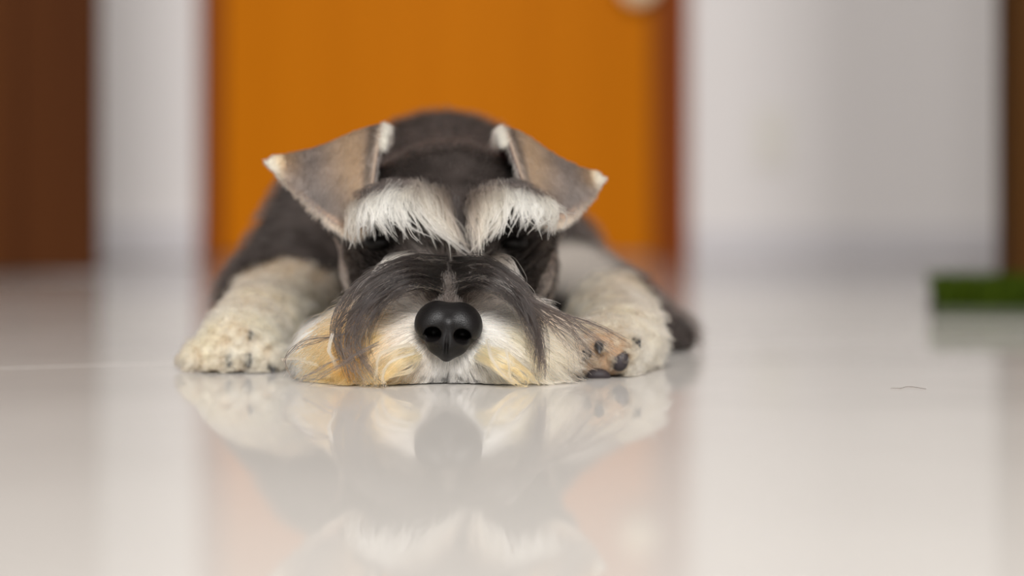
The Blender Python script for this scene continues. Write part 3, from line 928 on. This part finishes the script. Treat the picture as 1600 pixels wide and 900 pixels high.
# heavier locks
for Gd, n in ((G((640, 440, 1.14), (575, 472, 1.131), (532, 520, 1.130), (545, 570, 1.128), (575, 606, 1.124)), 14),
              (G((640, 436, 1.14), (570, 470, 1.131), (526, 515, 1.132), (536, 560, 1.130), (552, 596, 1.128)), 18),
              (G((650, 440, 1.138), (590, 462, 1.129), (562, 505, 1.128), (568, 560, 1.128), (596, 600, 1.126)), 18),
              (G((770, 436, 1.14), (815, 465, 1.132), (838, 515, 1.131), (846, 560, 1.132), (846, 592, 1.132)), 36),
              (G((775, 440, 1.138), (812, 475, 1.130), (830, 520, 1.129), (838, 560, 1.130), (840, 590, 1.130)), 26)):
    add(st, tuft(Gd, n, .0036, .0012, 18, wav=.0016, short=.35), lin(28, 24, 22), lin(42, 37, 35), .3, thick=1.4)
# right sweep over the paw
add(st, fam(G((735, 425, 1.150), (800, 440, 1.146), (868, 484, 1.150), (930, 505, 1.156), (985, 530, 1.160)),
            G((735, 440, 1.146), (800, 458, 1.140), (855, 500, 1.142), (885, 545, 1.146), (892, 590, 1.150)), 56, .0016, .0008, 14, short=.6, wav=.0012), lin(62, 55, 51), lin(88, 78, 72), .2, thick=1.3)
# crossing wisps on the near side
for Gd in (G((592, 536, 1.122), (560, 552, 1.120), (520, 575, 1.122), (475, 602, 1.124)), G((585, 540, 1.122), (555, 556, 1.120), (510, 582, 1.122), (470, 600, 1.126)),
           G((520, 524, 1.130), (480, 530, 1.128), (450, 552, 1.130), (446, 575, 1.132), (458, 592, 1.134)),
           G((530, 560, 1.126), (505, 572, 1.126), (480, 588, 1.128), (465, 596, 1.130)), G((545, 520, 1.128), (510, 530, 1.13), (478, 538, 1.132), (455, 546, 1.134)),
           G((860, 480, 1.148), (885, 500, 1.150), (920, 520, 1.152), (965, 548, 1.156)), G((850, 475, 1.148), (890, 505, 1.150), (905, 545, 1.152), (912, 590, 1.154))):
    add(st, tuft(Gd, 4, .0007, .0012, 14, wav=.0008, short=.25), lin(44, 39, 37), lin(62, 54, 51), .2, thick=1.5)
for Gd in (G((440, 562, 1.15), (462, 560, 1.14), (480, 566, 1.134), (500, 573, 1.130)), G((520, 522, 1.127), (514, 545, 1.124), (520, 562, 1.122), (528, 578, 1.122)),
           G((640, 538, 1.12), (596, 552, 1.116), (588, 580, 1.116), (586, 604, 1.118)), G((648, 552, 1.12), (610, 566, 1.115), (598, 590, 1.116), (604, 604, 1.118)),
           G((760, 530, 1.12), (768, 560, 1.114), (790, 588, 1.114), (810, 600, 1.118)), G((790, 545, 1.12), (796, 570, 1.118), (798, 592, 1.12), (806, 602, 1.122))):
    add(st, tuft(Gd, 12, .0006, .0008, 14, wav=.0006, short=.3), lin(226, 200, 164), lin(214, 174, 128), .1, thick=1.3)
# single long strands: over the paw on one side, hanging to the floor on the other
for k in range(16):
    e = rng.random(); j = rng.normal(0, 5, 8)
    g = G((790 + j[0], 448 + j[1], 1.142), (846 + j[2], 480 + 14 * e + j[3], 1.143), (890 + 14 * (1 - e) + j[4], 500 + 40 * e, 1.148), (985 - 85 * e + j[5], 538 + 52 * e + j[6], 1.154))
    add(st, tuft(g, 2, .0008, .0012, 16, wav=.0008, short=.2), lin(34, 29, 27), lin(56, 49, 46), .3, thick=1.7)
for k in range(18):
    e = rng.random(); j = rng.normal(0, 5, 8)
    g = G((622 + j[0], 446 + j[1], 1.134), (566 + 22 * e + j[2], 482 + j[3], 1.128), (534 + 34 * e + j[4], 530 + j[5], 1.126), (544 + 36 * e + j[6], 572, 1.124), (566 + 40 * e + j[7], 604, 1.121))
    add(st, tuft(g, 2, .0008, .0010, 16, wav=.0008, short=.25), lin(34, 29, 27), lin(52, 45, 43), .3, thick=1.7)
for k in range(9):
    e = rng.random(); j = rng.normal(0, 4, 8)
    g = G((784 + j[0], 450 + j[1], 1.134), (818 + j[2], 486 + j[3], 1.130), (838 + 10 * e + j[4], 535, 1.130), (842 + 14 * e + j[5], 594 + j[6] * .5, 1.130))
    add(st, tuft(g, 2, .0008, .0010, 16, wav=.0008, short=.25), lin(34, 29, 27), lin(52, 45, 43), .3, thick=1.7)
# pale and russet streaks in the dark hair
add(st, fam(I_L, M_L, 90, .0012, .0006, 14, short=.85, sp=.3, wav=.0008), lin(196, 172, 148), lin(214, 196, 172), .15)
add(st, fam(I_R, M_R, 110, .0012, .0006, 14, short=.85, sp=.3, wav=.0008), lin(190, 174, 158), lin(206, 190, 172), .15)
add(st, fam(M_L, O_L, 70, .0014, .0006, 14, short=.82, sp=.3), lin(170, 156, 144), lin(180, 164, 150), .2)
add(st, fam(M_R, O_R, 110, .0014, .0006, 14, short=.82, sp=.3), lin(164, 152, 142), lin(176, 162, 150), .2)
# white streak below the eye, and pale hair on the other side
add(st, fam(G((642, 396, depth_at(642, 400)), (612, 402, 1.180), (588, 420, 1.172), (574, 446, 1.168)), G((650, 408, depth_at(650, 408)), (622, 412, 1.172), (600, 425, 1.166), (580, 448, 1.164)), 190, .0016, .0007, 10, short=.4), lin(180, 174, 166), lin(214, 206, 192), .15)
add(st, fam(G((770, 398, depth_at(770, 400)), (795, 408, 1.180), (812, 425, 1.172), (822, 448, 1.170)), G((764, 408, depth_at(764, 408)), (786, 414, 1.172), (802, 430, 1.166), (812, 452, 1.164)), 80, .0016, .0007, 10, short=.5), lin(130, 122, 115), lin(178, 168, 156), .2)
# fan of grey hair at the parting
nk = 120
fx = 702 + rng.normal(0, 14, nk); fy = 464 - 46 * rng.random(nk); fh = 30 + 22 * rng.random(nk); fdx = (fx - 702) * 1.7 + rng.normal(0, 7, nk)
f0, f1, f2 = depth_many(fx, fy), depth_many(fx, fy - fh * .5), depth_many(fx, fy - fh)
sets = []
for k in range(nk):
    lt = rng.random()
    g = G((702 + (fx[k] - 702) * .5, fy[k], f0[k] + .0005), (fx[k] + fdx[k] * .35, fy[k] - fh[k] * .5, f1[k] - .003), (fx[k] + fdx[k], fy[k] - fh[k], f2[k] - .004))
    sets.append((tuft(g, 6, .0012, .0010, 8, wav=.0004), lin(40, 35, 32), lin(64, 57, 54) * (1 - lt) + lin(150, 140, 134) * lt))
add_all(st, sets, .2)
# short hair around the upper rim of the nose leather
N = 3600
th = rng.uniform(math.pi + .02, 2 * math.pi - .02, N); rr = rng.uniform(.0125, .0215, N)
r = front_point(NOSE_C[0] + rr * np.cos(th) * 1.15, NOSE_C[2] - .001 - rr * np.sin(th)); n_ = grad(dog_sdf, r.astype(np.float32))
sd = smooth(.35, .85, np.abs(np.cos(th)))
cmb = np.stack([np.cos(th) * 1.3, np.full(N, .15), -np.sin(th) * .8], 1) + .2 * rng.standard_normal((N, 3))
P = grow(r, n_, cmb, .007 + .006 * rng.random(N), K=7, lift=.55, grav=.15, wav=.2, wfreq=3, f=dog_sdf)
P = clump(P, .06, .5)
cc = mixc(np.tile(lin(58, 50, 46), (N, 1)), np.tile(lin(214, 200, 184), (N, 1)), np.clip(sd + rng.normal(0, .15, N), 0, 1))
st.append((P, strand_cols(P, cc * .85, cc * 1.1, .2)))
make_fur('moustache', st, dog, 'dark grey moustache parted over the muzzle', r_root=.00010, r_tip=.00004)

# ---- eyebrows
def brow(rows, name, label):
    """rows: guide curves side by side; many fine locks are laid between neighbouring guides"""
    s = []; m = len(rows); gs = []
    for pts, n, c0, c1, sp in rows:
        d = min(depth_at(*pts[0]), 1.215)
        q = [W(x, y, d + z) for (x, y), z in zip(pts, [.001, -.013, -.021, -.026])]
        gs.append(np.array(q))
    for layer, (nl, ns_, dy) in enumerate(((44, 13, .001), (46, 11, -.001), (44, 7, -.0035))):
        sets = []
        for k in range(nl):
            u = (k + rng.random()) / nl * (m - 1); i = min(int(u), m - 2); w = u - i
            g = gs[i] * (1 - w) + gs[i + 1] * w
            L = rng.uniform(.80, 1.18)
            g = g[0] + (g - g[0]) * np.array([[0], [1], [1], [1]]) * (1 + (L - 1) * np.array([[0], [.4], [.8], [1]]))
            g = g + rng.standard_normal(g.shape) * np.array([[.0016], [.0011], [.0016], [.0026]]) * np.array([1, .6, .7])
            g[1:, 1] += dy
            c0 = rows[i][2] * (1 - w) + rows[i + 1][2] * w; c1 = rows[i][3] * (1 - w) + rows[i + 1][3] * w
            v = rng.uniform(*((.35, .75), (.6, 1.0), (.85, 1.12))[layer])
            sets.append((tuft(g, ns_, .0028, .0004, 14, wav=.0003, short=.3, flat=(1, .8, .6)), c0 * v, c1 * (.35 + .65 * v)))
        add_all(s, sets, .14, (1.1, 1.3, 1.6)[layer])
    make_fur(name, s, dog, label, r_root=.00009, r_tip=.00003)
T1, T2, TW, TG, TD = lin(170, 157, 142), lin(198, 189, 172), lin(222, 216, 201), lin(136, 124, 113), lin(88, 78, 71)
brow([(((552, 318), (542, 332), (544, 355), (552, 382)), 130, TG, T1, .9), (((566, 310), (553, 328), (550, 352), (558, 384)), 170, T1, T2, 1),
      (((582, 303), (566, 322), (561, 348), (566, 372)), 210, T2, TW, 1), (((598, 298), (581, 316), (574, 340), (570, 362)), 220, T2, TW, 1),
      (((612, 294), (596, 314), (592, 342), (602, 372)), 220, TW, TW, 1), (((626, 291), (608, 312), (612, 342), (622, 360)), 200, TW, TW, 1),
      (((636, 292), (626, 314), (634, 344), (650, 366)), 170, T2, TW, 1), (((642, 288), (646, 314), (662, 346), (690, 374)), 200, TG, TW, .9),
      (((652, 286), (662, 314), (682, 350), (712, 386)), 200, TG, TW, .9), (((666, 288), (678, 318), (698, 354), (722, 390)), 180, TG, T2, .9),
      (((682, 292), (694, 324), (710, 358), (733, 396)), 170, TD, T1, .8), (((695, 300), (704, 330), (716, 362), (738, 400)), 110, TD, TG, .7),
      (((645, 300), (660, 330), (690, 366), (700, 384)), 120, TG, T2, .9)], 'eyebrow', 'bushy cream eyebrow sweeping toward the muzzle')
brow([(((738, 308), (733, 330), (736, 355), (746, 388)), 110, TD, TG, .7), (((750, 298), (746, 324), (748, 355), (744, 394)), 160, TD, T1, .8),
      (((764, 292), (762, 320), (761, 350), (752, 386)), 180, TG, T2, .9), (((778, 290), (777, 316), (774, 344), (768, 372)), 190, TG, T2, .9),
      (((792, 292), (794, 314), (792, 338), (786, 362)), 210, T2, TW, 1), (((806, 295), (811, 314), (812, 334), (812, 356)), 220, TW, TW, 1),
      (((820, 298), (830, 315), (833, 334), (836, 356)), 220, TW, TW, 1), (((832, 303), (846, 318), (850, 338), (846, 362)), 200, T2, TW, 1),
      (((842, 308), (860, 320), (866, 338), (858, 360)), 170, T2, T2, 1), (((838, 308), (858, 314), (876, 322), (884, 328)), 140, T2, TW, .8)],
     'eyebrow', 'bushy cream eyebrow fanning out under the ear')

# pale cheek edge below each ear
st = []
for a, b in ((G((512, 380, 1.26), (520, 400, 1.255), (528, 425, 1.25), (532, 455, 1.245)), G((524, 390, 1.25), (534, 410, 1.245), (542, 432, 1.24), (546, 458, 1.235))),
             (G((836, 400, 1.25), (834, 420, 1.245), (830, 440, 1.24), (826, 462, 1.235)), G((846, 392, 1.26), (842, 415, 1.255), (838, 440, 1.25), (834, 460, 1.245)))):
    Pc = fam(a, b, 110, .0018, .0030, 8, wav=.0016); q = Pc.reshape(-1, 3)
    for _ in range(2):                                        # lay the hair on the cheek
        q = q - grad(dog_sdf, q.astype(np.float32)) * np.maximum(dog_sdf(q) - .0025, 0)[:, None]
    Pc = q.reshape(Pc.shape)
    add(st, Pc, lin(116, 98, 89), lin(164, 142, 128), .3)
make_fur('cheek_fur', st, dog, 'pale fur along the cheeks', r_root=.00010, r_tip=.00004)

# ------------------------------------------------------------------ a loose hair on the floor
pts = [W(1392, 606, 1.12), W(1400, 607, 1.12), W(1408, 606, 1.12), W(1418, 603.4, 1.13), W(1432, 605, 1.125), W(1447, 608.5, 1.115)]
cu = bpy.data.hair_curves.new('loose_hair'); q = catmull(pts, 20); q[:, 2] = .0004
cu.add_curves([20]); cu.position_data.foreach_set('vector', q.astype(np.float32).ravel())
ra = cu.attributes.get('radius') or cu.attributes.new('radius', 'FLOAT', 'POINT'); ra.data.foreach_set('value', np.full(20, .00012, np.float32))
ca = cu.attributes.new('fur_color', 'FLOAT_COLOR', 'POINT'); ca.data.foreach_set('color', np.tile(np.array([*lin(52, 44, 38), 1], np.float32), 20))
cu.materials.append(M_fur)
lh = bpy.data.objects.new('loose_hair', cu); COL.objects.link(lh)
tag(lh, 'single loose dark hair lying on the bare floor', 'hair')
